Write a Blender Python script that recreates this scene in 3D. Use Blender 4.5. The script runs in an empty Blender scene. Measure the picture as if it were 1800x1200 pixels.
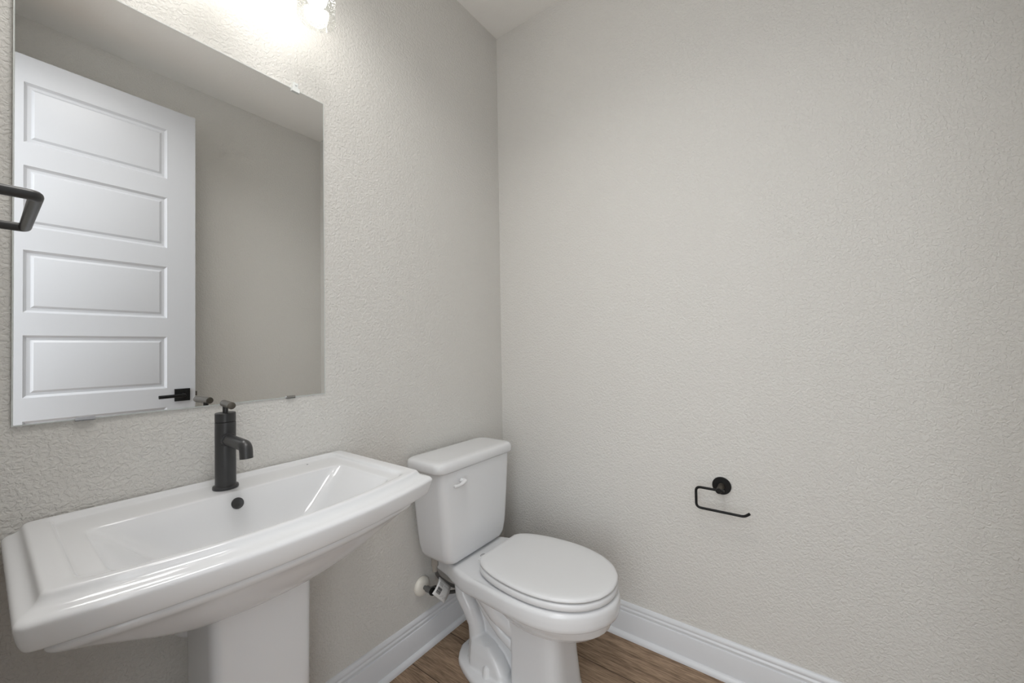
import bpy, bmesh, math, random
from mathutils import Vector, Matrix
random.seed(7)
PI = math.pi
SC = bpy.context.scene
COL = SC.collection

# ------------------------------------------------------------------ camera
cam_data = bpy.data.cameras.new('camera')
cam = bpy.data.objects.new('camera', cam_data)
COL.objects.link(cam)
cam_data.sensor_width = 36.0
cam_data.lens = 694.1183 / 1800.0 * 36.0
cam_data.clip_start = 0.02
YAW, PITCH, ROLL = 0.6361, 0.0167, -0.0164
_f = Vector((math.cos(YAW) * math.cos(PITCH), math.sin(YAW) * math.cos(PITCH), math.sin(PITCH)))
_r = Vector((math.sin(YAW), -math.cos(YAW), 0)); _u = _r.cross(_f)
_r, _u = _r * math.cos(ROLL) + _u * math.sin(ROLL), _u * math.cos(ROLL) - _r * math.sin(ROLL)
cam.matrix_world = Matrix(((_r.x, _u.x, -_f.x, -1.5585), (_r.y, _u.y, -_f.y, -1.2184), (_r.z, _u.z, -_f.z, 1.1611), (0, 0, 0, 1)))
SC.camera = cam

# ------------------------------------------------------------------ world, large lights, exposure
world = bpy.data.worlds.new('world')
SC.world = world
world.use_nodes = True
bg = world.node_tree.nodes['Background']
bg.inputs[0].default_value = (0.93, 0.97, 1.0, 1)
bg.inputs[1].default_value = 2.9

def area(name, loc, target, sx, sy, power, color, spread=PI):
    d = bpy.data.lights.new(name, 'AREA')
    d.shape = 'RECTANGLE'; d.size = sx; d.size_y = sy
    d.energy = power; d.color = color; d.spread = spread
    o = bpy.data.objects.new(name, d); COL.objects.link(o)
    o.location = loc
    o.rotation_euler = (Vector(target) - Vector(loc)).to_track_quat('-Z', 'Y').to_euler()
    return o
# daylight of the hall that comes in through the open doorway behind the camera
area('hall_daylight', (-2.3, -1.15, 1.3), (-0.6, -0.9, 1.1), 1.0, 2.0, 3, (0.96, 0.98, 1.0))
# added soft fill under the ceiling, not a fixture of the room
area('ceiling_fill', (-1.25, -0.78, 2.71), (-1.25, -0.78, 0), 0.45, 0.45, 7.0, (1.0, 0.985, 0.97), 2.4)
BULB = 23.0          # emission of the vanity bulbs

SC.view_settings.view_transform = 'Standard'
SC.view_settings.look = 'None'
SC.view_settings.exposure = 0.10
SC.view_settings.gamma = 1.0
SC.view_settings.use_curve_mapping = False

# ------------------------------------------------------------------ materials
def mat(name, col, rough=0.5, metal=0.0, spec=0.5, coat=0.0):
    m = bpy.data.materials.new(name); m.use_nodes = True
    b = m.node_tree.nodes['Principled BSDF']
    b.inputs['Base Color'].default_value = (*col, 1)
    b.inputs['Roughness'].default_value = rough
    b.inputs['Metallic'].default_value = metal
    b.inputs['Specular IOR Level'].default_value = spec
    b.inputs['Coat Weight'].default_value = coat
    b.inputs['Coat Roughness'].default_value = 0.04
    return m

def N(nt, t, **kw):
    n = nt.nodes.new(t)
    for k, v in kw.items(): setattr(n, k, v)
    return n

def wall_paint(name, col, scale=125.0, dist=0.0015, strength=0.66):
    m = mat(name, col, 0.62, spec=0.25)
    nt = m.node_tree; L = nt.links; b = nt.nodes['Principled BSDF']
    tc = N(nt, 'ShaderNodeTexCoord')
    n1 = N(nt, 'ShaderNodeTexNoise'); n1.inputs['Scale'].default_value = scale
    n1.inputs['Detail'].default_value = 2.5; n1.inputs['Roughness'].default_value = 0.5
    n1.inputs['Distortion'].default_value = 0.6
    r = N(nt, 'ShaderNodeMapRange', interpolation_type='SMOOTHSTEP')
    r.inputs['From Min'].default_value = 0.36; r.inputs['From Max'].default_value = 0.62
    n2 = N(nt, 'ShaderNodeTexNoise'); n2.inputs['Scale'].default_value = scale * 0.33
    n2.inputs['Detail'].default_value = 1.0
    a = N(nt, 'ShaderNodeMath', operation='ADD')
    bm_ = N(nt, 'ShaderNodeBump'); bm_.inputs['Strength'].default_value = strength
    bm_.inputs['Distance'].default_value = dist
    L.new(tc.outputs['Object'], n1.inputs['Vector']); L.new(tc.outputs['Object'], n2.inputs['Vector'])
    L.new(n1.outputs['Fac'], r.inputs['Value']); L.new(r.outputs['Result'], a.inputs[0])
    L.new(n2.outputs['Fac'], a.inputs[1]); L.new(a.outputs[0], bm_.inputs['Height'])
    L.new(bm_.outputs['Normal'], b.inputs['Normal'])
    return m

def floor_wood():
    m = mat('wood_plank_floor', (0.2, 0.15, 0.11), 0.6, spec=0.15)
    nt = m.node_tree; L = nt.links; b = nt.nodes['Principled BSDF']
    def math_(op, a, c=None, clamp=False):
        n = N(nt, 'ShaderNodeMath', operation=op); n.use_clamp = clamp
        for i, v in enumerate((a, c)):
            if v is None: continue
            if isinstance(v, (int, float)): n.inputs[i].default_value = v
            else: L.new(v, n.inputs[i])
        return n.outputs[0]
    tc = N(nt, 'ShaderNodeTexCoord'); sp = N(nt, 'ShaderNodeSeparateXYZ'); L.new(tc.outputs['Object'], sp.inputs[0])
    W = 0.1958
    u = math_('DIVIDE', math_('ADD', sp.outputs['X'], 0.5985 + 20 * W), W)
    row = math_('FLOOR', u); fu = math_('FRACT', u)
    wn = N(nt, 'ShaderNodeTexWhiteNoise', noise_dimensions='1D'); L.new(row, wn.inputs['W'])
    v = math_('ADD', math_('DIVIDE', sp.outputs['Y'], 2.30), math_('MULTIPLY', wn.outputs['Value'], 3.7))
    v = math_('ADD', v, 20.62)
    pl = math_('FLOOR', v); fv = math_('FRACT', v)
    eu = math_('MULTIPLY', math_('MINIMUM', fu, math_('SUBTRACT', 1.0, fu)), W)
    ev = math_('MULTIPLY', math_('MINIMUM', fv, math_('SUBTRACT', 1.0, fv)), 2.30)
    e = math_('MINIMUM', eu, ev)
    seam = N(nt, 'ShaderNodeMapRange'); L.new(e, seam.inputs['Value'])
    seam.inputs['From Min'].default_value = 0.0006; seam.inputs['From Max'].default_value = 0.0020
    cb = N(nt, 'ShaderNodeCombineXYZ'); L.new(row, cb.inputs[0]); L.new(pl, cb.inputs[1])
    wn2 = N(nt, 'ShaderNodeTexWhiteNoise', noise_dimensions='2D'); L.new(cb.outputs[0], wn2.inputs['Vector'])
    # grain
    mp = N(nt, 'ShaderNodeMapping'); mp.inputs['Scale'].default_value = (1.0, 0.085, 1.0)
    vadd = N(nt, 'ShaderNodeVectorMath', operation='ADD'); L.new(tc.outputs['Object'], vadd.inputs[0])
    sc_ = N(nt, 'ShaderNodeVectorMath', operation='SCALE'); L.new(wn2.outputs['Color'], sc_.inputs[0]); sc_.inputs['Scale'].default_value = 5.0
    L.new(sc_.outputs[0], vadd.inputs[1]); L.new(vadd.outputs[0], mp.inputs['Vector'])
    g1 = N(nt, 'ShaderNodeTexNoise'); g1.inputs['Scale'].default_value = 16; g1.inputs['Detail'].default_value = 4
    g1.inputs['Distortion'].default_value = 1.2
    g2 = N(nt, 'ShaderNodeTexNoise'); g2.inputs['Scale'].default_value = 240; g2.inputs['Detail'].default_value = 3
    L.new(mp.outputs[0], g1.inputs['Vector']); L.new(mp.outputs[0], g2.inputs['Vector'])
    wv = N(nt, 'ShaderNodeTexWave', wave_type='BANDS', bands_direction='X'); wv.inputs['Scale'].default_value = 5
    wv.inputs['Distortion'].default_value = 9; wv.inputs['Detail'].default_value = 2; wv.inputs['Detail Scale'].default_value = 0.7
    L.new(mp.outputs[0], wv.inputs['Vector'])
    f = math_('ADD', math_('MULTIPLY', g1.outputs['Fac'], 0.30), math_('MULTIPLY', g2.outputs['Fac'], 0.58))
    f = math_('ADD', f, math_('MULTIPLY', wv.outputs['Fac'], 0.05))
    cr = N(nt, 'ShaderNodeValToRGB'); L.new(f, cr.inputs[0])
    cr.color_ramp.elements[0].position = 0.33; cr.color_ramp.elements[0].color = (0.185, 0.125, 0.083, 1)
    cr.color_ramp.elements[1].position = 0.62; cr.color_ramp.elements[1].color = (0.47, 0.335, 0.230, 1)
    hv = N(nt, 'ShaderNodeHueSaturation')
    hr = N(nt, 'ShaderNodeMapRange'); L.new(wn2.outputs['Value'], hr.inputs['Value'])
    hr.inputs['To Min'].default_value = 0.8; hr.inputs['To Max'].default_value = 1.15
    L.new(hr.outputs[0], hv.inputs['Value']); L.new(cr.outputs[0], hv.inputs['Color'])
    mx = N(nt, 'ShaderNodeMix', data_type='RGBA'); mx.inputs[6].default_value = (0.045, 0.03, 0.021, 1)
    L.new(seam.outputs[0], mx.inputs[0]); L.new(hv.outputs[0], mx.inputs[7])
    L.new(mx.outputs[2], b.inputs['Base Color'])
    bp = N(nt, 'ShaderNodeBump'); bp.inputs['Strength'].default_value = 0.35; bp.inputs['Distance'].default_value = 0.001
    L.new(math_('ADD', math_('MULTIPLY', g2.outputs['Fac'], 0.4), seam.outputs[0]), bp.inputs['Height'])
    L.new(bp.outputs[0], b.inputs['Normal'])
    return m

def thin_glass(name, seeded=True):
    m = bpy.data.materials.new(name); m.use_nodes = True
    nt = m.node_tree; nt.nodes.clear(); L = nt.links
    out = N(nt, 'ShaderNodeOutputMaterial')
    tr = N(nt, 'ShaderNodeBsdfTransparent'); tr.inputs[0].default_value = (0.97, 0.975, 0.97, 1)
    gl = N(nt, 'ShaderNodeBsdfGlossy'); gl.inputs['Roughness'].default_value = 0.03
    lw = N(nt, 'ShaderNodeLayerWeight'); pw = N(nt, 'ShaderNodeMath', operation='POWER'); L.new(lw.outputs['Facing'], pw.inputs[0]); pw.inputs[1].default_value = 5.0
    fr = N(nt, 'ShaderNodeMapRange'); L.new(pw.outputs[0], fr.inputs['Value']); fr.inputs['To Min'].default_value = 0.035; fr.inputs['To Max'].default_value = 0.55
    mx = N(nt, 'ShaderNodeMixShader')
    L.new(fr.outputs[0], mx.inputs[0]); L.new(tr.outputs[0], mx.inputs[1]); L.new(gl.outputs[0], mx.inputs[2])
    last = mx
    if seeded:
        tc = N(nt, 'ShaderNodeTexCoord')
        vo = N(nt, 'ShaderNodeTexVoronoi'); vo.inputs['Scale'].default_value = 190
        L.new(tc.outputs['Object'], vo.inputs['Vector'])
        r = N(nt, 'ShaderNodeMapRange'); r.inputs['From Min'].default_value = 0.30; r.inputs['From Max'].default_value = 0.20
        r.inputs['To Max'].default_value = 0.55
        L.new(vo.outputs['Distance'], r.inputs['Value'])
        bp = N(nt, 'ShaderNodeBump'); bp.inputs['Strength'].default_value = 0.5; bp.inputs['Distance'].default_value = 0.002
        L.new(r.outputs[0], bp.inputs['Height']); L.new(bp.outputs[0], gl.inputs['Normal'])
        tl = N(nt, 'ShaderNodeBsdfTranslucent'); tl.inputs[0].default_value = (0.9, 0.9, 0.9, 1)
        mx2 = N(nt, 'ShaderNodeMixShader'); L.new(r.outputs[0], mx2.inputs[0])
        L.new(mx.outputs[0], mx2.inputs[1]); L.new(tl.outputs[0], mx2.inputs[2]); last = mx2
    L.new(last.outputs[0], out.inputs[0])
    return m

def emission(name, col, s):
    m = mat(name, (0.9, 0.9, 0.9), 0.3)
    b = m.node_tree.nodes['Principled BSDF']
    b.inputs['Emission Color'].default_value = (*col, 1); b.inputs['Emission Strength'].default_value = s
    return m

WALLC = (0.675, 0.66, 0.628)
M_wall = wall_paint('greige_wall_paint', WALLC)
M_ceil = wall_paint('greige_ceiling_paint', (0.88, 0.868, 0.84), strength=0.25)
M_trim = mat('white_trim_paint', (0.70, 0.712, 0.735), 0.3)
M_door = mat('white_door_paint', (0.55, 0.56, 0.585), 0.35)
M_floor = floor_wood()
M_porc = mat('white_porcelain', (0.72, 0.726, 0.738), 0.10, coat=0.0)
M_seat = mat('white_seat_plastic', (0.71, 0.714, 0.722), 0.3)
M_black = mat('matte_black_metal', (0.034, 0.034, 0.035), 0.36, metal=0.0, spec=0.5)
M_blackdeep = mat('matte_black_paint', (0.008, 0.008, 0.008), 0.4, spec=0.22)
M_bronze = mat('dark_bronze_metal', (0.10, 0.088, 0.072), 0.42, metal=0.6)
M_chrome = mat('chrome', (0.5, 0.5, 0.5), 0.18, metal=1.0)
M_steel = mat('dark_braided_steel', (0.22, 0.22, 0.22), 0.35, metal=0.8)
M_mirror = mat('mirror_silver', (0.90, 0.905, 0.90), 0.0, metal=1.0)
M_edge = mat('mirror_glass_edge', (0.62, 0.65, 0.63), 0.15)
M_clear = mat('clear_plastic', (0.75, 0.77, 0.76), 0.1)
M_escut = mat('ivory_plastic', (0.80, 0.77, 0.70), 0.35)
M_paper = mat('white_paper', (0.78, 0.78, 0.77), 0.8)
M_ink = mat('black_ink', (0.05, 0.05, 0.05), 0.7)
M_grey = mat('grey_print', (0.25, 0.25, 0.25), 0.6)
M_nut = mat('grey_brown_plastic', (0.34, 0.315, 0.28), 0.4)
M_pvc = mat('white_plastic_pipe', (0.72, 0.73, 0.74), 0.4)
M_glass = thin_glass('seeded_glass')
M_bulb = emission('lit_bulb', (1.0, 0.965, 0.92), BULB)

# ------------------------------------------------------------------ helpers
def obj(name, verts, faces, m, parent=None, smooth=True, angle=40, subsurf=0):
    me = bpy.data.meshes.new(name)
    me.from_pydata([tuple(v) for v in verts], [], faces)
    bm = bmesh.new(); bm.from_mesh(me)
    bmesh.ops.recalc_face_normals(bm, faces=bm.faces)
    bm.to_mesh(me); bm.free()
    me.materials.append(m)
    if smooth:
        me.shade_smooth()
        if angle < 180: me.set_sharp_from_angle(angle=math.radians(angle))
    o = bpy.data.objects.new(name, me); COL.objects.link(o)
    if parent is not None:
        o.parent = parent
        o.matrix_parent_inverse = parent.matrix_basis.inverted() if parent.parent is None else (parent.parent.matrix_basis @ parent.matrix_parent_inverse @ parent.matrix_basis).inverted()
    if subsurf:
        s = o.modifiers.new('subsurf', 'SUBSURF'); s.levels = subsurf; s.render_levels = subsurf
    return o

class MB:
    def __init__(s): s.v = []; s.f = []
    def add(s, v, f):
        b = len(s.v); s.v += [tuple(p) for p in v]; s.f += [[i + b for i in q] for q in f]; return s
    def box(s, x0, x1, y0, y1, z0, z1):
        v = [(x, y, z) for z in (z0, z1) for y in (y0, y1) for x in (x0, x1)]
        return s.add(v, [(0, 1, 3, 2), (4, 6, 7, 5), (0, 4, 5, 1), (2, 3, 7, 6), (0, 2, 6, 4), (1, 5, 7, 3)])
    def loft(s, rings, cap0=True, cap1=True):
        n = len(rings[0]); b = len(s.v)
        for r in rings: s.v += [tuple(p) for p in r]
        for k in range(len(rings) - 1):
            for i in range(n):
                j = (i + 1) % n
                s.f.append([b + k * n + i, b + k * n + j, b + (k + 1) * n + j, b + (k + 1) * n + i])
        if cap0: s.f.append([b + i for i in range(n)][::-1])
        if cap1: s.f.append([b + (len(rings) - 1) * n + i for i in range(n)])
        return s
    def tube(s, pts, r, n=16, cap=True):
        pts = [Vector(p) for p in pts]
        rr = r if isinstance(r, (list, tuple)) else [r] * len(pts)
        t0 = (pts[1] - pts[0]).normalized()
        up = Vector((0, 0, 1)) if abs(t0.z) < 0.9 else Vector((1, 0, 0))
        nrm = t0.cross(up).normalized()
        rings = []
        for i, p in enumerate(pts):
            if i == 0: t = pts[1] - pts[0]
            elif i == len(pts) - 1: t = pts[-1] - pts[-2]
            else: t = (pts[i + 1] - pts[i]).normalized() + (pts[i] - pts[i - 1]).normalized()
            t.normalize()
            nrm = (nrm - t * nrm.dot(t)).normalized()
            bn = t.cross(nrm)
            k = 1.0
            if 0 < i < len(pts) - 1:
                c = t.dot((pts[i] - pts[i - 1]).normalized()); k = 1.0
            rings.append([p + (nrm * math.cos(a) + bn * math.sin(a)) * rr[i] * k for a in [2 * PI * q / n for q in range(n)]])
        return s.loft(rings, cap, cap)
    def lathe(s, prof, origin, axis='z', n=32, cap=True):
        o = Vector(origin); rings = []
        for r, h in prof:
            ring = []
            for q in range(n):
                a = 2 * PI * q / n; c, d = r * math.cos(a), r * math.sin(a)
                ring.append(o + (Vector((c, d, h)) if axis == 'z' else Vector((h, c, d)) if axis == 'x' else Vector((c, h, d))))
            rings.append(ring)
        return s.loft(rings, cap, cap)
    def make(s, name, m, parent=None, **kw): return obj(name, s.v, s.f, m, parent, **kw)

def tag(o, label, cat, group=None, kind=None):
    if label: o['label'] = label
    if cat: o['category'] = cat
    if group: o['group'] = group
    if kind: o['kind'] = kind
    return o

def thing(name, label, cat, loc):
    o = bpy.data.objects.new(name, None); COL.objects.link(o); o.location = loc
    o.empty_display_size = 0.05
    o.matrix_basis  # location only
    return tag(o, label, cat)

def bez(p0, p1, p2, n):
    out = []
    for i in range(n + 1):
        t = i / n
        out.append(tuple(((1 - t) ** 2) * a + 2 * t * (1 - t) * b + t * t * c for a, b, c in zip(p0, p1, p2)))
    return out

def path(pts, r, n=6):
    """polyline with rounded corners"""
    pts = [Vector(p) for p in pts]; out = [pts[0]]
    for i in range(1, len(pts) - 1):
        a = (pts[i - 1] - pts[i]); b = (pts[i + 1] - pts[i])
        d = min(r, a.length * 0.49, b.length * 0.49)
        out += [Vector(q) for q in bez(pts[i] + a.normalized() * d, pts[i], pts[i] + b.normalized() * d, n)]
    out.append(pts[-1]); return out

def spline(keys, x):
    """monotone-ish Catmull-Rom through (x, y) keys"""
    ks = sorted(keys)
    if x <= ks[0][0]: return ks[0][1]
    if x >= ks[-1][0]: return ks[-1][1]
    for i in range(len(ks) - 1):
        if ks[i][0] <= x <= ks[i + 1][0]: break
    x0, y0 = ks[i]; x1, y1 = ks[i + 1]; h = x1 - x0
    m0 = (y1 - ks[i - 1][1]) / (x1 - ks[i - 1][0]) if i > 0 else (y1 - y0) / h
    m1 = (ks[i + 2][1] - y0) / (ks[i + 2][0] - x0) if i + 2 < len(ks) else (y1 - y0) / h
    t = (x - x0) / h
    return (2*t**3-3*t*t+1)*y0 + (t**3-2*t*t+t)*h*m0 + (-2*t**3+3*t*t)*y1 + (t**3-t*t)*h*m1

def rrect(x0, x1, y0, y1, r, z, n=6):
    """rounded rectangle ring in plan"""
    out = []
    for cx, cy, a0 in ((x1 - r, y1 - r, 0), (x0 + r, y1 - r, PI / 2), (x0 + r, y0 + r, PI), (x1 - r, y0 + r, 1.5 * PI)):
        for i in range(n + 1):
            a = a0 + PI / 2 * i / n
            out.append((cx + r * math.cos(a), cy + r * math.sin(a), z))
    return out

# ------------------------------------------------------------------ room shell
W_OPP = -1.699; CEIL = 2.728; XL = -1.575; D0, D1, DH = -1.476, -0.742, 2.455
MB().box(-4.2, 0.1, -3.6, 1.2, -0.05, 0.0).make('floor', M_floor, smooth=False)['kind'] = 'structure'
MB().box(-1.70, 0.1, W_OPP - 0.1, 0.1, CEIL, CEIL + 0.06).make('ceiling', M_ceil, smooth=False)['kind'] = 'structure'
MB().box(-1.70, 0.0, 0.0, 0.1, 0, CEIL).make('wall_back', M_wall, smooth=False)['kind'] = 'structure'
MB().box(0.0, 0.1, W_OPP - 0.1, 0.1, 0, CEIL).make('wall_right', M_wall, smooth=False)['kind'] = 'structure'
MB().box(-1.70, 0.0, W_OPP - 0.1, W_OPP, 0, CEIL).make('wall_front', M_wall, smooth=False)['kind'] = 'structure'
wl = MB()
wl.box(-1.69, XL, D1, 0.0, 0, CEIL); wl.box(-1.69, XL, D0, D1, DH, CEIL); wl.box(-1.69, -1.575, W_OPP, D0, 0, CEIL)
wl.make('wall_left', M_wall, smooth=False)['kind'] = 'structure'

BBP = [(0.0, 0.0), (0.027, 0.0), (0.027, 0.006), (0.0255, 0.012), (0.022, 0.0165), (0.0165, 0.0195), (0.014, 0.0205),
       (0.014, 0.099), (0.0135, 0.1005), (0.0095, 0.1015), (0.0095, 0.104), (0.0108, 0.108), (0.0112, 0.113), (0.0098, 0.1165),
       (0.0080, 0.1185), (0.0078, 0.1205), (0.0090, 0.124), (0.0088, 0.128), (0.0072, 0.133), (0.0045, 0.1375), (0.0, 0.139)]
def baseboard(name, a, b, nrm):
    a, b, nrm = Vector(a), Vector(b), Vector(nrm)
    m = MB()
    m.loft([[a + nrm * t + Vector((0, 0, z * 0.957)) for t, z in BBP], [b + nrm * t + Vector((0, 0, z * 0.957)) for t, z in BBP]])
    o = m.make(name, M_trim, angle=25); o['kind'] = 'structure'; return o
baseboard('baseboard_back', (XL, 0, 0), (0, 0, 0), (0, -1, 0))
baseboard('baseboard_right', (0, 0, 0), (0, W_OPP, 0), (-1, 0, 0))
baseboard('baseboard_front', (0, W_OPP, 0), (-1.575, W_OPP, 0), (0, 1, 0))
baseboard('baseboard_left', (XL, -0.672, 0), (XL, 0, 0), (1, 0, 0))
cs = MB()
cs.box(XL, XL + 0.014, D1 - 0.005, D1 + 0.07, 0, DH + 0.07)
cs.box(XL, XL + 0.014, D0, D1 - 0.005, DH - 0.005, DH + 0.07)
cs.box(-1.69, XL, D1 - 0.016, D1, 0, DH - 0.016)
cs.box(-1.69, XL, D0, D1, DH - 0.016, DH)
cs.make('trim_1', M_trim, smooth=False)['kind'] = 'structure'

# ------------------------------------------------------------------ door leaf (seen in the mirror)
DX0, DX1, DYF, DYB, DZ0, DZ1 = -1.545, -0.8285, -1.4726, -1.5076, 0.012, 2.444
door = thing('door_1', 'white six-panel door standing open along the wall, reflected in the mirror', 'door', (DX0, DYF, DZ0))
door['kind'] = 'structure'
PX0, PX1 = DX0 + 0.120, DX1 - 0.120
PZ = [(2.068, 2.329), (1.703, 1.969), (1.335, 1.604), (0.968, 1.237), (0.600, 0.869), (0.235, 0.503)]
def door_mesh():
    m = MB()
    def side(y, s):                     # s=+1: front faces +y
        def rect(x0, x1, z0, z1, d): return [(x0, y - s * d, z0), (x1, y - s * d, z0), (x1, y - s * d, z1), (x0, y - s * d, z1)]
        zs = [DZ0]
        for z0, z1 in PZ[::-1]: zs += [z0, z1]
        zs.append(DZ1)
        for i in range(len(zs) - 1):
            m.add(rect(DX0, PX0, zs[i], zs[i + 1], 0), [(0, 1, 2, 3)])
            m.add(rect(PX1, DX1, zs[i], zs[i + 1], 0), [(0, 1, 2, 3)])
            if i % 2 == 0: m.add(rect(PX0, PX1, zs[i], zs[i + 1], 0), [(0, 1, 2, 3)])
        for z0, z1 in PZ:
            rings = []
            for ins, d in ((0, 0), (0.003, 0.0035), (0.010, 0.009), (0.017, 0.0095), (0.021, 0.009), (0.030, 0.003), (0.034, 0.0022)):
                rings.append(rect(PX0 + ins, PX1 - ins, z0 + ins, z1 - ins, d))
            m.loft(rings, cap0=False, cap1=True)
    side(DYF, 1); side(DYB, -1)
    for x in (DX0, DX1): m.add([(x, DYF, DZ0), (x, DYB, DZ0), (x, DYB, DZ1), (x, DYF, DZ1)], [(0, 1, 2, 3)])
    for z in (DZ0, DZ1): m.add([(DX0, DYF, z), (DX1, DYF, z), (DX1, DYB, z), (DX0, DYB, z)], [(0, 1, 2, 3)])
    return m
door_mesh().make('door_panel', M_door, door, angle=20)
rose_z, rose_x = 0.928, -0.886
for s, y in ((1, DYF), (-1, DYB)):
    h = MB()
    h.box(rose_x - 0.0325, rose_x + 0.0325, min(y, y + s * 0.008), max(y, y + s * 0.008), rose_z - 0.0325, rose_z + 0.0325)
    hd = h.make('door_handle', M_blackdeep, door, smooth=False)
    h = MB(); h.tube(path([(rose_x, y + s * 0.008, rose_z), (rose_x, y + s * 0.050, rose_z), (rose_x - 0.106, y + s * 0.050, rose_z - 0.001)], 0.012), 0.0088, 16)
    h.make('lever', M_blackdeep, hd)
MB().box(DX1, DX1 + 0.011, -1.497, -1.483, rose_z - 0.012, rose_z + 0.012).make('latch', M_bronze, door, smooth=False)

# ------------------------------------------------------------------ mirror
mx0, mx1, mz0, mz1 = -1.520, -0.9060, 1.027, 1.949
mir = thing('wall_mirror', 'large frameless rectangular mirror on the wall above the sink', 'mirror', (-1.213, -0.0035, 1.49))
m = MB(); m.box(mx0, mx1, -0.0058, -0.0008, mz0, mz1); m.make('backing_glass', M_edge, mir, smooth=False)
b = 0.0022
m = MB(); m.add([(mx0 + b, -0.0061, mz0 + b), (mx1 - b, -0.0061, mz0 + b), (mx1 - b, -0.0061, mz1 - b), (mx0 + b, -0.0061, mz1 - b)], [(0, 1, 2, 3)])
m.make('reflecting_face', M_mirror, mir, smooth=False)
for cxp in (-0.994, -1.42):
    c = MB(); c.box(cxp - 0.007, cxp + 0.007, -0.010, -0.001, mz1 + 0.001, mz1 + 0.018)
    c.box(cxp - 0.011, cxp + 0.011, -0.011, -0.0065, mz1 - 0.009, mz1 + 0.004)
    c.lathe([(0.0, -0.0125), (0.0028, -0.0122), (0.0028, -0.0095)], (cxp, 0, mz1 + 0.012), 'y', 12)
    o = c.make('clip', M_clear, mir, smooth=False); o['label'] = 'clear plastic clip at the top edge'
for cxp, w in ((-1.424, 0.0145), (-1.012, 0.0125)):
    c = MB(); c.box(cxp - w, cxp + w, -0.0095, -0.0066, mz0 - 0.002, mz0 + 0.0055); c.box(cxp - w, cxp + w, -0.0095, -0.001, mz0 - 0.0022, mz0 - 0.0004)
    o = c.make('clip', M_chrome, mir, smooth=False); o['label'] = 'metal clip at the bottom edge'

mir.rotation_euler = (math.radians(0.25), 0, 0.0066)     # hangs very slightly out of true on its clips

# ------------------------------------------------------------------ vanity light
vl = thing('vanity_light', 'vanity light with clear seeded glass shades and lit bulbs above the mirror', 'light', (-1.213, 0, 2.30))
MB().box(-1.273, -1.153, -0.022, -0.001, 2.24, 2.36).make('backplate', M_black, vl, smooth=False)
m = MB(); m.tube([(-1.436, -0.075, 2.33), (-0.990, -0.075, 2.33)], 0.008, 16); m.tube([(-1.213, -0.02, 2.33), (-1.213, -0.075, 2.33)], 0.008, 16)
m.make('cross_bar', M_black, vl)
LY = -0.148
for lx in (-1.000, -1.213, -1.426):
    m = MB(); m.tube(path([(lx, -0.075, 2.33), (lx, LY, 2.33), (lx, LY, 2.266)], 0.03), 0.007, 14); m.make('arm', M_black, vl)
    m = MB(); m.lathe([(0.0, 0.05), (0.022, 0.05), (0.024, 0.045), (0.024, 0.0), (0.0, 0.0)], (lx, LY, 2.216), cap=False)
    sk = m.make('socket', M_black, vl)
    m = MB(); m.lathe([(0.024, 0.140), (0.040, 0.137), (0.046, 0.125), (0.0475, 0.11), (0.049, 0.0), (0.0492, -0.001), (0.0475, -0.001), (0.0470, 0.0), (0.0458, 0.11), (0.0440, 0.123), (0.038, 0.1345), (0.024, 0.1375)],
                      (lx, LY, 2.087), n=64, cap=False)
    m.make('lamp_shade', M_glass, vl)
    prof = [(0.0, -0.0545)]
    for i in range(1, 13):
        a = -PI / 2 + i * (PI * 0.80) / 12
        prof.append((0.0275 * math.cos(a), -0.027 + 0.0275 * math.sin(a)))
    prof += [(0.0135, 0.022), (0.0130, 0.045)]
    m = MB(); m.lathe(prof, (lx, LY, 2.176), n=32); m.make('bulb', M_bulb, sk)

# ------------------------------------------------------------------ pedestal sink
SX = -1.183
def sring(hw, yb, ye, ym, z, rf=0.02, rb=0.012, sk=0.0):
    """plan ring of the basin: straight back, bowed front, rounded corners"""
    ye, ym = ye - 0.006, ym + 0.007
    if hw > 0.3: rf *= 0.6
    fy = lambda x: ye + (ym - ye) * (1 - (x / hw) ** 2)
    P = []
    nb, ns, nf, nc = 16, 8, 24, 6
    P += [(-hw + rb + (2 * hw - 2 * rb) * i / nb, yb) for i in range(nb)]
    P += bez((hw - rb, yb), (hw, yb), (hw, yb - rb), nc)[:-1]
    ys = ye + rf
    P += [(hw, yb - rb + (ys - yb + rb) * i / ns) for i in range(ns)]
    P += bez((hw, ys), (hw, fy(hw) - 0.0), (hw - rf, fy(hw - rf)), nc)[:-1]
    x0, x1 = hw - rf, -hw + rf
    P += [(x0 + (x1 - x0) * i / nf, fy(x0 + (x1 - x0) * i / nf)) for i in range(nf)]
    P += bez((-hw + rf, fy(hw - rf)), (-hw, fy(hw)), (-hw, ys), nc)[:-1]
    P += [(-hw, ys + (yb - rb - ys) * i / ns) for i in range(ns)]
    P += bez((-hw, yb - rb), (-hw, yb), (-hw + rb, yb), nc)[:-1]
    return [(SX + x * 0.998, y * 1.015, z - 0.036) for x, y in P]
sink = thing('pedestal_sink', 'white porcelain pedestal sink with wide rectangular bow-front basin under the mirror', 'sink', (SX, -0.2, 0))
def tilt(ring, k): return [(x, y, z + k * (y + 0.25)) for x, y, z in ring]
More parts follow.
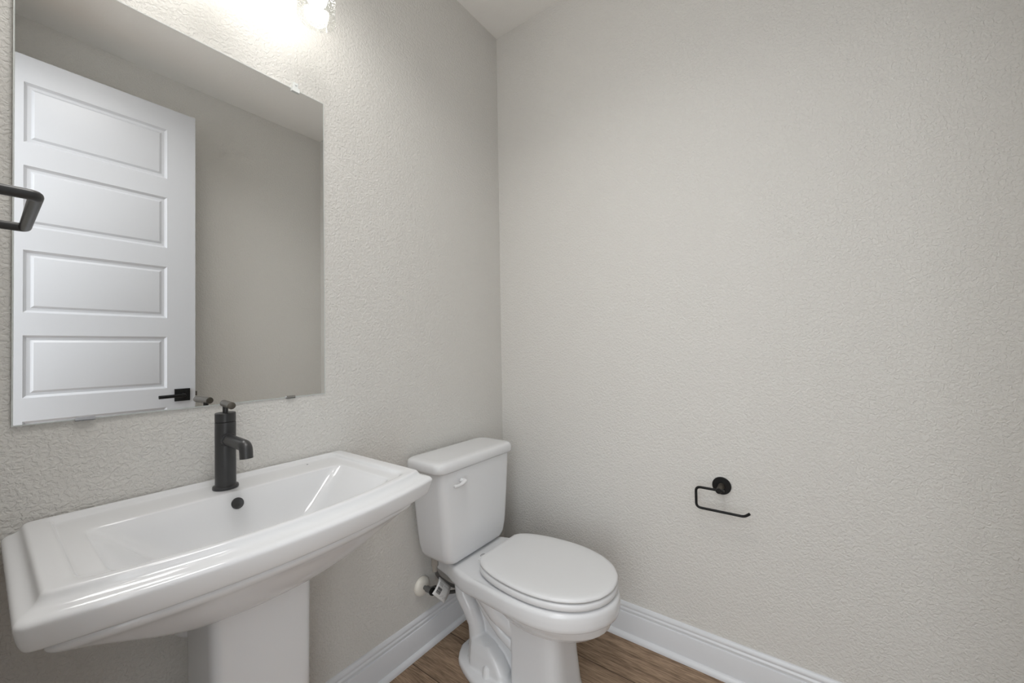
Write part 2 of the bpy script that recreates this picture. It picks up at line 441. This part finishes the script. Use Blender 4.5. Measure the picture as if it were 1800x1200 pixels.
R = [tilt(sring(0.05, -0.11, -0.19, -0.20, 0.640, 0.03, 0.03), 0.45),
     tilt(sring(0.10, -0.08, -0.235, -0.250, 0.655, 0.04, 0.03), 0.45),
     tilt(sring(0.16, -0.05, -0.280, -0.312, 0.692, 0.05, 0.03), 0.30),
     tilt(sring(0.235, -0.02, -0.316, -0.368, 0.734, 0.05, 0.03), 0.12),
     sring(0.288, -0.006, -0.333, -0.393, 0.759, 0.04, 0.02),
     sring(0.310, -0.004, -0.344, -0.406, 0.7735, 0.03, 0.015),
     sring(0.319, -0.004, -0.353, -0.416, 0.781, 0.025),
     sring(0.321, -0.004, -0.357, -0.420, 0.790, 0.025),
     sring(0.316, -0.004, -0.353, -0.416, 0.7975, 0.025),
     sring(0.308, -0.004, -0.343, -0.406, 0.8035, 0.025),
     sring(0.312, -0.003, -0.348, -0.411, 0.8085, 0.025),
     sring(0.334, -0.002, -0.380, -0.443, 0.8095, 0.022),
     sring(0.340, -0.002, -0.389, -0.452, 0.8115, 0.022),
     sring(0.343, -0.002, -0.393, -0.456, 0.816, 0.022),
     sring(0.347, -0.002, -0.400, -0.463, 0.832, 0.022),
     sring(0.3495, -0.002, -0.405, -0.467, 0.849, 0.022),
     sring(0.3495, -0.002, -0.405, -0.467, 0.854, 0.022),
     sring(0.347, -0.002, -0.402, -0.464, 0.858, 0.022),
     sring(0.343, -0.002, -0.397, -0.459, 0.8602, 0.022),
     sring(0.335, -0.003, -0.388, -0.449, 0.8622, 0.022),
     sring(0.3295, -0.004, -0.381, -0.442, 0.8655, 0.022),
     sring(0.3265, -0.005, -0.377, -0.438, 0.8710, 0.021),
     sring(0.3245, -0.006, -0.375, -0.436, 0.8755, 0.020),
     sring(0.321, -0.007, -0.372, -0.433, 0.8775, 0.020),
     sring(0.317, -0.009, -0.369, -0.430, 0.8775, 0.020),
     sring(0.298, -0.014, -0.364, -0.425, 0.8775, 0.025, 0.02),
     sring(0.291, -0.018, -0.360, -0.421, 0.8755, 0.028, 0.02),
     sring(0.2885, -0.023, -0.357, -0.418, 0.8715, 0.03, 0.02),
     sring(0.2855, -0.027, -0.3545, -0.4160, 0.8685, 0.03, 0.02),
     sring(0.278, -0.034, -0.350, -0.412, 0.8675, 0.03, 0.02),
     sring(0.262, -0.108, -0.349, -0.411, 0.8665, 0.018, 0.025),
     sring(0.2565, -0.1145, -0.3455, -0.4075, 0.8658, 0.018, 0.027),
     sring(0.2540, -0.1170, -0.3438, -0.4058, 0.8640, 0.018, 0.028),
     sring(0.2505, -0.1185, -0.3422, -0.4042, 0.8600, 0.019, 0.030),
     sring(0.229, -0.128, -0.334, -0.395, 0.8450, 0.026, 0.034),
     sring(0.19, -0.140, -0.318, -0.378, 0.812, 0.035, 0.035),
     sring(0.16, -0.154, -0.310, -0.365, 0.782, 0.04, 0.04),
     sring(0.13, -0.172, -0.295, -0.340, 0.762, 0.04, 0.04),
     sring(0.08, -0.21, -0.27, -0.30, 0.752, 0.025, 0.025),
     sring(0.03, -0.235, -0.255, -0.265, 0.750, 0.008, 0.008)]
m = MB().loft(R); m.make('basin', M_porc, sink, angle=180, subsurf=2)
def pring(hw, yb, yf, z, c=0.028):
    P = []
    pts = [(-hw, yf), (hw, yf), (hw, yb), (-hw, yb)]
    pts = [(-hw * 0.93, yf), (0, yf - 0.010), (hw * 0.93, yf), (hw * 1.0, yb), (-hw * 1.0, yb)]
    n = len(pts)
    for i in range(n):
        p, a, q = Vector(pts[i]), Vector(pts[i - 1]), Vector(pts[(i + 1) % n])
        d = c if i != 1 else 0.05
        if i in (3, 4): d = 0.01
        P += bez(p + (a - p).normalized() * d, p, p + (q - p).normalized() * d, 8)
    return [(SX + 0.009 + x, y, z) for x, y in P]
PH = [(0.0, 0.112, -0.270), (0.03, 0.112, -0.270), (0.05, 0.104, -0.261), (0.12, 0.107, -0.252), (0.35, 0.106, -0.248), (0.55, 0.108, -0.249), (0.65, 0.1095, -0.250)]
m = MB().loft([pring(hw, -0.105, yf, z) for z, hw, yf in PH]); m.make('pedestal', M_porc, sink, angle=30)
m = MB(); m.lathe([(0.0, -0.0015), (0.0095, -0.0018), (0.0115, -0.003), (0.0130, -0.0015), (0.0130, 0.004)], (0, 0, 0), 'y', 24, cap=False)
ov = m.make('overflow_cap', M_black, None); ov['label'] = 'round dark overflow opening cap'
ov.rotation_euler = (math.radians(-26), 0, 0); ov.location = (-1.191, -0.1310, 0.8045)
ov.parent = sink; ov.matrix_parent_inverse = Matrix.Translation(-Vector(sink.location))
m = MB(); m.lathe([(0.0, 0.008), (0.015, 0.007), (0.019, 0.004), (0.021, 0.0), (0.0, -0.002)], (SX, -0.25, 0.7145), n=24, cap=False)
m.make('drain_stopper', M_black, sink)
m = MB(); m.tube(path([(-1.21, -0.075, 0.62), (-1.21, -0.075, 0.530), (-1.285, -0.075, 0.530), (-1.285, -0.075, 0.64)], 0.037, 8), 0.0175, 18)
m.make('drain_pipe', M_pvc, sink)
m = MB(); m.lathe([(0.0, 0.0006), (0.0025, 0.0006), (0.003, 0.0)], (-0.985, -0.045, 0.8312), n=12)
m.make('maker_mark', M_ink, sink)

# ------------------------------------------------------------------ faucet
FX, FY, FZ = -1.196, -0.072, 0.8320
fc = thing('basin_faucet', 'matte black single-hole faucet with cylindrical body and curved spout on the sink deck', 'faucet', (FX, FY, FZ))
m = MB(); m.lathe([(0.0, -0.0003), (0.0265, -0.0003), (0.0270, 0.002), (0.0262, 0.006), (0.0225, 0.0075), (0.0215, 0.009), (0.0215, 0.160), (0.0205, 0.1605), (0.0, 0.1605)], (FX, FY, FZ), n=40, cap=False)
m.make('body', M_black, fc, angle=30)
m = MB(); m.lathe([(0.0, 0.1607), (0.0205, 0.1607), (0.0215, 0.162), (0.0215, 0.1815), (0.0200, 0.1828), (0.0, 0.1832)], (FX, FY, FZ), n=40, cap=False)
cap = m.make('cap', M_black, fc, angle=30)
m = MB(); m.tube(path([(FX, FY, 0.951), (FX, -0.196, 0.949), (FX, -0.1985, 0.9215)], 0.030, 10), 0.0132, 24)
m.lathe([(0.0165, -0.0195), (0.0155, -0.0235), (0.0130, -0.0240)], (FX, FY, 0.951), 'y', 24, cap=False)
m.make('spout', M_black, fc, angle=45)
m = MB(); m.tube([(FX, FY, FZ + 0.182), (FX, FY, FZ + 0.199)], 0.0058, 14)
d = Vector((-0.10, -1, 0)).normalized(); c0 = Vector((FX + 0.001, FY, FZ + 0.2035))
st = m.make('handle_stem', M_black, fc)
m = MB(); a0, a1 = c0 - d * 0.020, c0 + d * 0.055
m.tube([a0, a0 + d * 0.0008, a1 - d * 0.0008, a1], [0.0074, 0.0084, 0.0084, 0.0074], 20)
m.make('lever_handle', M_bronze, fc, angle=50)

# ------------------------------------------------------------------ toilet
TX = -0.407; BX = -0.398
toi = thing('toilet', 'white two-piece toilet with closed lid in the corner beside the sink', 'toilet', (TX, -0.4, 0))
def trr(hw, y0, y1, r, z, bow=0.0, cx=None, n=7):
    P = rrect(-hw, hw, y0, y1, r, z, n)
    return [((TX if cx is None else cx) + x, y - (bow * (1 - (x / hw) ** 2) if y < (y0 + y1) / 2 else 0), zz) for x, y, zz in P]
# tank
TK = [(0.391, 0.128, -0.060, -0.172), (0.3945, 0.146, -0.050, -0.183), (0.403, 0.158, -0.042, -0.190), (0.420, 0.167, -0.037, -0.194), (0.450, 0.1735, -0.034, -0.196),
      (0.50, 0.179, -0.031, -0.197), (0.60, 0.1885, -0.029, -0.198), (0.70, 0.196, -0.028, -0.199), (0.736, 0.198, -0.028, -0.199)]
m = MB().loft([trr(hw, yf - 0.004, yb, 0.030, 0.392 + (z - 0.400) * 0.985, 0.006) for z, hw, yb, yf in TK]); m.make('tank', M_porc, toi, angle=50)
LD = [(0.7345, 0.2070, -0.024, -0.204), (0.7365, 0.2110, -0.022, -0.208), (0.742, 0.2135, -0.0215, -0.2105), (0.758, 0.2135, -0.0215, -0.2105), (0.7665, 0.2115, -0.023, -0.2085), (0.7715, 0.2070, -0.026, -0.204), (0.7740, 0.2000, -0.032, -0.197), (0.7752, 0.1810, -0.045, -0.180)]
m = MB().loft([trr(hw + 0.004, yf, yb, 0.034, z - 0.0105, 0.007) for z, hw, yb, yf in LD]); m.make('tank_lid', M_porc, toi, angle=50)
# flush lever
m = MB(); hx, hy, hz = -0.512, -0.211, 0.684
m.lathe([(0.0, -0.012), (0.0085, -0.0115), (0.0095, -0.008), (0.0095, 0.004)], (hx, hy, hz), 'y', 20)
m.tube([(hx + 0.002, hy - 0.015, hz + 0.003), (hx - 0.014, hy - 0.018, hz - 0.001), (hx - 0.030, hy - 0.020, hz - 0.004), (hx - 0.046, hy - 0.022, hz - 0.003), (hx - 0.060, hy - 0.023, hz - 0.0005), (hx - 0.064, hy - 0.023, hz)],
       [0.0075, 0.0072, 0.0060, 0.0058, 0.0064, 0.0040], 14)
m.make('flush_lever', M_seat, toi, angle=60)

# bowl: rim and deck, bowl, front column, base, trapway; fused into one porcelain body
RIM = [(-0.035, 0.105), (-0.08, 0.112), (-0.13, 0.124), (-0.18, 0.143), (-0.23, 0.160), (-0.28, 0.170), (-0.34, 0.178), (-0.42, 0.185), (-0.50, 0.187), (-0.565, 0.181), (-0.62, 0.165), (-0.67, 0.135), (-0.71, 0.094), (-0.732, 0.055)]
def outline(keys, ytip, n=46, yr=None):
    y0 = keys[0][0] if yr is None else yr
    L_ = []
    for i in range(n):
        t = i / (n - 1)
        y = y0 + (ytip - y0) * (1 - (1 - t) ** 2.2 if t > 0 else 0)
        y = y0 + (ytip - y0) * math.sin(t * PI / 2)
        ye = keys[-1][0]; 
        if y > keys[-1][0]: hw = spline([(k[0], k[1]) for k in keys], y)
        else:
            q = (y - ytip) / (keys[-1][0] - ytip); hw = keys[-1][1] * math.sqrt(max(q, 0))
        L_.append((hw, y))
    return [(BX - hw, y) for hw, y in L_] + [(BX + hw, y) for hw, y in L_[::-1][1:]]
def ring_scaled(pts, d, z, cy=-0.47):
    """inset outline by roughly d metres"""
    out = []
    for x, y in pts:
        dx, dy = x - BX, y - cy
        L_ = math.hypot(dx, dy); k = max(0.02, (L_ - d) / L_)
        out.append((BX + dx * k, cy + dy * k, z))
    return out
def deck(ring):
    sm = lambda t: (lambda q: q * q * (3 - 2 * q))(min(1, max(0, t)))
    return [(x, y, z - 0.009 * sm((y + 0.34) / 0.10)) for x, y, z in ring]
rim = outline(RIM, -0.744)
body = MB()
body.loft([deck(ring_scaled(rim, d_, z_)) for d_, z_ in ((0.032, 0.3225), (0.012, 0.3255), (0.004, 0.331), (0.001, 0.342), (0.0, 0.362), (0.001, 0.377), (0.005, 0.3835), (0.012, 0.387))])
def ell(hw, yr, yf, z, n=40):
    z += 0.015
    cy = (yr + yf) / 2; ry = abs(yf - yr) / 2
    return [(BX + hw * math.cos(2 * PI * i / n), cy + ry * math.sin(2 * PI * i / n), z) for i in range(n)]
body.loft([ell(0.172, -0.27, -0.728, 0.325), ell(0.166, -0.275, -0.722, 0.30), ell(0.150, -0.285, -0.715, 0.275), ell(0.128, -0.30, -0.685, 0.25), ell(0.105, -0.32, -0.65, 0.232), ell(0.08, -0.33, -0.61, 0.222)])
def colr(hw, yf, yb, z):
    P = []
    pts = [(-hw, yb), (-hw * 0.93, yf), (hw * 0.93, yf), (hw, yb)]
    rad = [0.012, 0.055, 0.055, 0.012]
    for i in range(4):
        p, a, q = Vector(pts[i]), Vector(pts[i - 1]), Vector(pts[(i + 1) % 4])
        P += bez(p + (a - p).normalized() * rad[i], p, p + (q - p).normalized() * rad[i], 7)
    return [(BX + x, y, z) for x, y in P]
body.loft([colr(0.103, -0.592, -0.404, 0.0), colr(0.100, -0.585, -0.404, 0.03), colr(0.095, -0.576, -0.402, 0.12), colr(0.092, -0.571, -0.398, 0.20), colr(0.092, -0.568, -0.39, 0.28)])
BASE = [(-0.130, 0.045), (-0.145, 0.075), (-0.165, 0.100), (-0.20, 0.119), (-0.24, 0.135), (-0.285, 0.147), (-0.33, 0.152), (-0.40, 0.150), (-0.47, 0.138), (-0.53, 0.12)]
bs = outline(BASE, -0.58)
body.loft([ring_scaled(bs, 0.0, 0.0, -0.36), ring_scaled(bs, 0.0, 0.016, -0.36), ring_scaled(bs, 0.003, 0.023, -0.36), ring_scaled(bs, 0.010, 0.027, -0.36), ring_scaled(bs, 0.04, 0.032, -0.36)])
# core below the deck
body.loft([trr(0.055, -0.42, -0.155, 0.03, 0.02, cx=BX), trr(0.042, -0.42, -0.16, 0.03, 0.12, cx=BX), trr(0.042, -0.42, -0.15, 0.03, 0.22, cx=BX), trr(0.060, -0.42, -0.11, 0.03, 0.29, cx=BX), trr(0.090, -0.42, -0.05, 0.03, 0.345, cx=BX), trr(0.100, -0.42, -0.045, 0.03, 0.365, cx=BX)])
for s in (-1, 1):
    X = lambda d: BX + s * d
    # outlet leg of the trapway, down to the base
    body.tube([(X(0.040), -0.150, 0.310), (X(0.060), -0.150, 0.285), (X(0.070), -0.168, 0.245), (X(0.066), -0.198, 0.200), (X(0.058), -0.218, 0.150), (X(0.058), -0.225, 0.095), (X(0.066), -0.228, 0.030)],
              [0.028, 0.031, 0.031, 0.030, 0.030, 0.031, 0.034], 20)
    # rising leg, from the bowl back up
    body.tube([(X(0.050), -0.190, 0.325), (X(0.070), -0.235, 0.285), (X(0.072), -0.290, 0.225), (X(0.066), -0.345, 0.170), (X(0.060), -0.405, 0.135)], [0.026, 0.023, 0.021, 0.020, 0.020], 18)
    # bowl shoulder behind the column
    body.tube([(X(0.110), -0.300, 0.310), (X(0.092), -0.345, 0.250), (X(0.066), -0.39, 0.205), (X(0.05), -0.42, 0.185)], [0.028, 0.030, 0.030, 0.026], 18)
    # low hump on the base
    body.loft([trr(0.032, -0.385, -0.215, 0.028, 0.02, cx=X(0.082)), trr(0.032, -0.380, -0.215, 0.028, 0.050, cx=X(0.079)), trr(0.030, -0.350, -0.214, 0.026, 0.082, cx=X(0.074)), trr(0.026, -0.305, -0.212, 0.022, 0.108, cx=X(0.068)), trr(0.018, -0.265, -0.210, 0.014, 0.120, cx=X(0.062))])
raw = body.make('raw', M_porc, angle=180)
md = raw.modifiers.new('r', 'REMESH'); md.mode = 'VOXEL'; md.voxel_size = 0.0032
ms = raw.modifiers.new('s', 'SMOOTH'); ms.factor = 0.5; ms.iterations = 4
dg = bpy.context.evaluated_depsgraph_get()
me = bpy.data.meshes.new_from_object(raw.evaluated_get(dg))
bpy.data.objects.remove(raw)
me.name = 'bowl'; me.shade_smooth()
if not me.materials: me.materials.append(M_porc)
bowl = bpy.data.objects.new('bowl', me); COL.objects.link(bowl)
bowl.parent = toi; bowl.matrix_parent_inverse = Matrix.Translation(-Vector(toi.location))

SEAT = [(-0.281, 0.100), (-0.292, 0.118), (-0.32, 0.139), (-0.365, 0.157), (-0.42, 0.169), (-0.48, 0.175), (-0.54, 0.174), (-0.60, 0.162), (-0.65, 0.141), (-0.69, 0.111), (-0.718, 0.073)]
so = outline(SEAT, -0.735, 60)
m = MB().loft([ring_scaled(so, d_, z_) for d_, z_ in ((0.022, 0.3875), (0.020, 0.3908), (0.0035, 0.3915), (0.001, 0.393), (-0.001, 0.400), (0.000, 0.408), (0.003, 0.4118), (0.009, 0.4126), (0.022, 0.4128))])
m.make('seat', M_seat, toi, angle=70)
m = MB().loft([ring_scaled(so, d_, z_) for d_, z_ in ((0.023, 0.4127), (0.021, 0.4168), (0.003, 0.4170), (0.0005, 0.4180), (0.000, 0.4215), (0.002, 0.4255), (0.006, 0.4280), (0.018, 0.4298), (0.05, 0.4305), (0.10, 0.4308))])
m.make('seat_lid', M_seat, toi, angle=70)
for s in (-1, 1):
    hx0 = BX + s * 0.075
    m = MB(); m.loft([rrect(hx0 - 0.020, hx0 + 0.020, -0.292, -0.262, 0.008, z) for z in (0.376, 0.409)] + [rrect(hx0 - 0.016, hx0 + 0.016, -0.288, -0.266, 0.006, 0.4135)])
    m.make('hinge', M_seat, toi, angle=40)
    m = MB(); m.lathe([(0.0175, 0.0), (0.0170, 0.006), (0.0125, 0.027), (0.0105, 0.031), (0.006, 0.0335), (0.0, 0.034)], (BX + s * 0.108, -0.309, 0.0275), n=24)
    m.make('bolt_cap', M_seat, toi, angle=50)
m = MB()
m.tube([(BX - 0.020 + 0.0105 * math.cos(a), -0.222 + 0.0065 * math.sin(a), 0.3790) for a in [2 * PI * i / 24 for i in range(25)]], 0.0011, 6, cap=False)
m.tube([(BX - 0.026, -0.222, 0.3790), (BX - 0.014, -0.222, 0.3790)], 0.0012, 6)
m.make('maker_mark', M_grey, toi)

# ------------------------------------------------------------------ water supply by the toilet
VX, VZ = -0.529, 0.243
val = thing('shutoff_valve', 'dark metal shutoff valve with round white wall plate beside the toilet', 'valve', (VX, 0, VZ))
m = MB(); m.lathe([(0.036, -0.001), (0.036, -0.006), (0.033, -0.012), (0.026, -0.017), (0.015, -0.019), (0.009, -0.019)], (VX, 0, VZ), 'y', 36)
o = m.make('escutcheon', M_escut, val, angle=60); o['label'] = 'round white wall plate'
m = MB(); m.tube([(VX, -0.018, VZ), (VX, -0.034, VZ)], 0.0075, 16); m.tube([(VX, -0.032, VZ), (VX, -0.058, VZ)], 0.0110, 16); m.tube([(VX, -0.046, VZ), (VX + 0.030, -0.048, VZ - 0.006)], 0.0090, 14)
m.make('valve_body', M_steel, val, angle=50)
m = MB(); m.lathe([(0.005, -0.058), (0.013, -0.059), (0.0145, -0.063), (0.013, -0.069), (0.005, -0.071)], (VX, 0, VZ), 'y', 20)
m.make('valve_knob', M_blackdeep, val, angle=50)
hose = thing('supply_hose', 'bent dark metal water supply hose with paper tag under the toilet tank', 'hose', (VX + 0.035, -0.048, VZ))
TI = (-0.535, -0.085)
hp = path([(VX + 0.030, -0.048, VZ - 0.006), (-0.450, -0.068, 0.201), (-0.405, -0.074, 0.187), (-0.400, -0.075, 0.201), (-0.447, -0.074, 0.231), (-0.507, -0.074, 0.290), (-0.530, -0.082, 0.330), (TI[0], TI[1], 0.364)], 0.03, 8)
m = MB(); m.tube(hp, 0.0066, 14); m.make('hose_line', M_steel, hose, angle=60)
m = MB(); m.tube([(TI[0], TI[1], 0.350), (TI[0], TI[1], 0.386)], 0.013, 8); m.tube([(TI[0], TI[1], 0.330), (TI[0], TI[1], 0.352)], 0.0095, 12)
m.make('coupling_nut', M_nut, hose, angle=30)
# paper tag hung on the rising strand
A = Vector((-0.514, -0.0875, 0.299)); U = Vector((0.058, 0.0, -0.064)); DN = Vector((-0.054, -0.018, -0.030))
pts = []; nu, nv = 4, 6
for j in range(nv + 1):
    t = j / nv
    for i in range(nu + 1):
        pts.append(A + U * (i / nu) + DN * t + Vector((0, -0.006 * math.sin(t * PI), 0)))
fs = [(j * (nu + 1) + i, j * (nu + 1) + i + 1, (j + 1) * (nu + 1) + i + 1, (j + 1) * (nu + 1) + i) for j in range(nv) for i in range(nu)]
tg = obj('paper_tag', pts, fs, M_paper, hose)
tg['label'] = 'white paper tag with a printed barcode'
so_ = tg.modifiers.new('thick', 'SOLIDIFY'); so_.thickness = 0.0006
nrm = U.cross(DN).normalized()
if nrm.y > 0: nrm = -nrm
def onp(u, v): return A + U * u + DN * v + Vector((0, -0.006 * math.sin(v * PI), 0)) + nrm * 0.0011
def pr(m, u0, u1, v0, v1): m.add([onp(u0, v0), onp(u1, v0), onp(u1, v1), onp(u0, v1)], [(0, 1, 2, 3)])
m = MB()
for k, (a, w) in enumerate([(0, 2), (3, 1), (5, 3), (9, 1), (11, 2), (15, 1), (17, 3), (21, 1), (23, 2), (27, 2)]):
    pr(m, 0.10, 0.42, 0.48 + a / 29 * 0.34, 0.48 + (a + w) / 29 * 0.34)
m.make('barcode', M_ink, tg, smooth=False)
m = MB()
for k in range(6): pr(m, 0.52 + 0.065 * k, 0.535 + 0.065 * k, 0.2, 0.9 - 0.05 * (k % 3))
for k in range(3): pr(m, 0.14 + 0.1 * k, 0.17 + 0.1 * k, 0.2, 0.38)
m.make('print_line', M_grey, tg, smooth=False)

# ------------------------------------------------------------------ toilet paper holder (right wall)
tp = thing('toilet_paper_holder', 'empty black open-arm toilet paper holder on the right wall', 'toilet paper holder', (0, -0.975, 0.666))
m = MB(); m.lathe([(0.0, -0.007), (0.0285, -0.007), (0.0300, -0.0055), (0.0300, -0.0005)], (0, -0.975, 0.666), 'x', 40)
m.make('wall_plate', M_blackdeep, tp, angle=40)
m = MB(); m.tube([(-0.006, -0.975, 0.666), (-0.060, -0.974, 0.664)], [0.0105, 0.0088], 24); m.make('post', M_bronze, tp, angle=40)
m = MB(); m.tube(path([(-0.052, -0.990, 0.6635), (-0.052, -0.901, 0.6635), (-0.052, -0.901, 0.592), (-0.052, -1.048, 0.592), (-0.052, -1.0635, 0.605)], 0.016, 8), 0.0043, 14)
m.lathe([(0.0, -0.0635), (0.0085, -0.0632), (0.0092, -0.060), (0.0092, -0.057)], (0, -0.974, 0.664), 'x', 24)
m.make('arm', M_blackdeep, tp, angle=60)

# ------------------------------------------------------------------ towel bar (left wall, near the camera)
tb = thing('towel_bar', 'short black square-cornered towel bar on the left wall beside the mirror', 'towel bar', (XL, -0.425, 1.333))
bx, bz, y0, y1 = -1.5195, 1.341, -0.529, -0.343
for y in (y0, y1):
    m = MB(); m.lathe([(0.0, 0.006), (0.0190, 0.006), (0.0200, 0.0045), (0.0200, 0.0005)], (XL, y, bz), 'x', 28)
    m.make('flange', M_black, tb, angle=40)
m = MB(); m.tube(path([(XL + 0.006, y0, bz), (bx, y0, bz), (bx, y1, bz), (XL + 0.006, y1, bz)], 0.007, 6), 0.0060, 20)
m.make('bar', M_black, tb, angle=60)
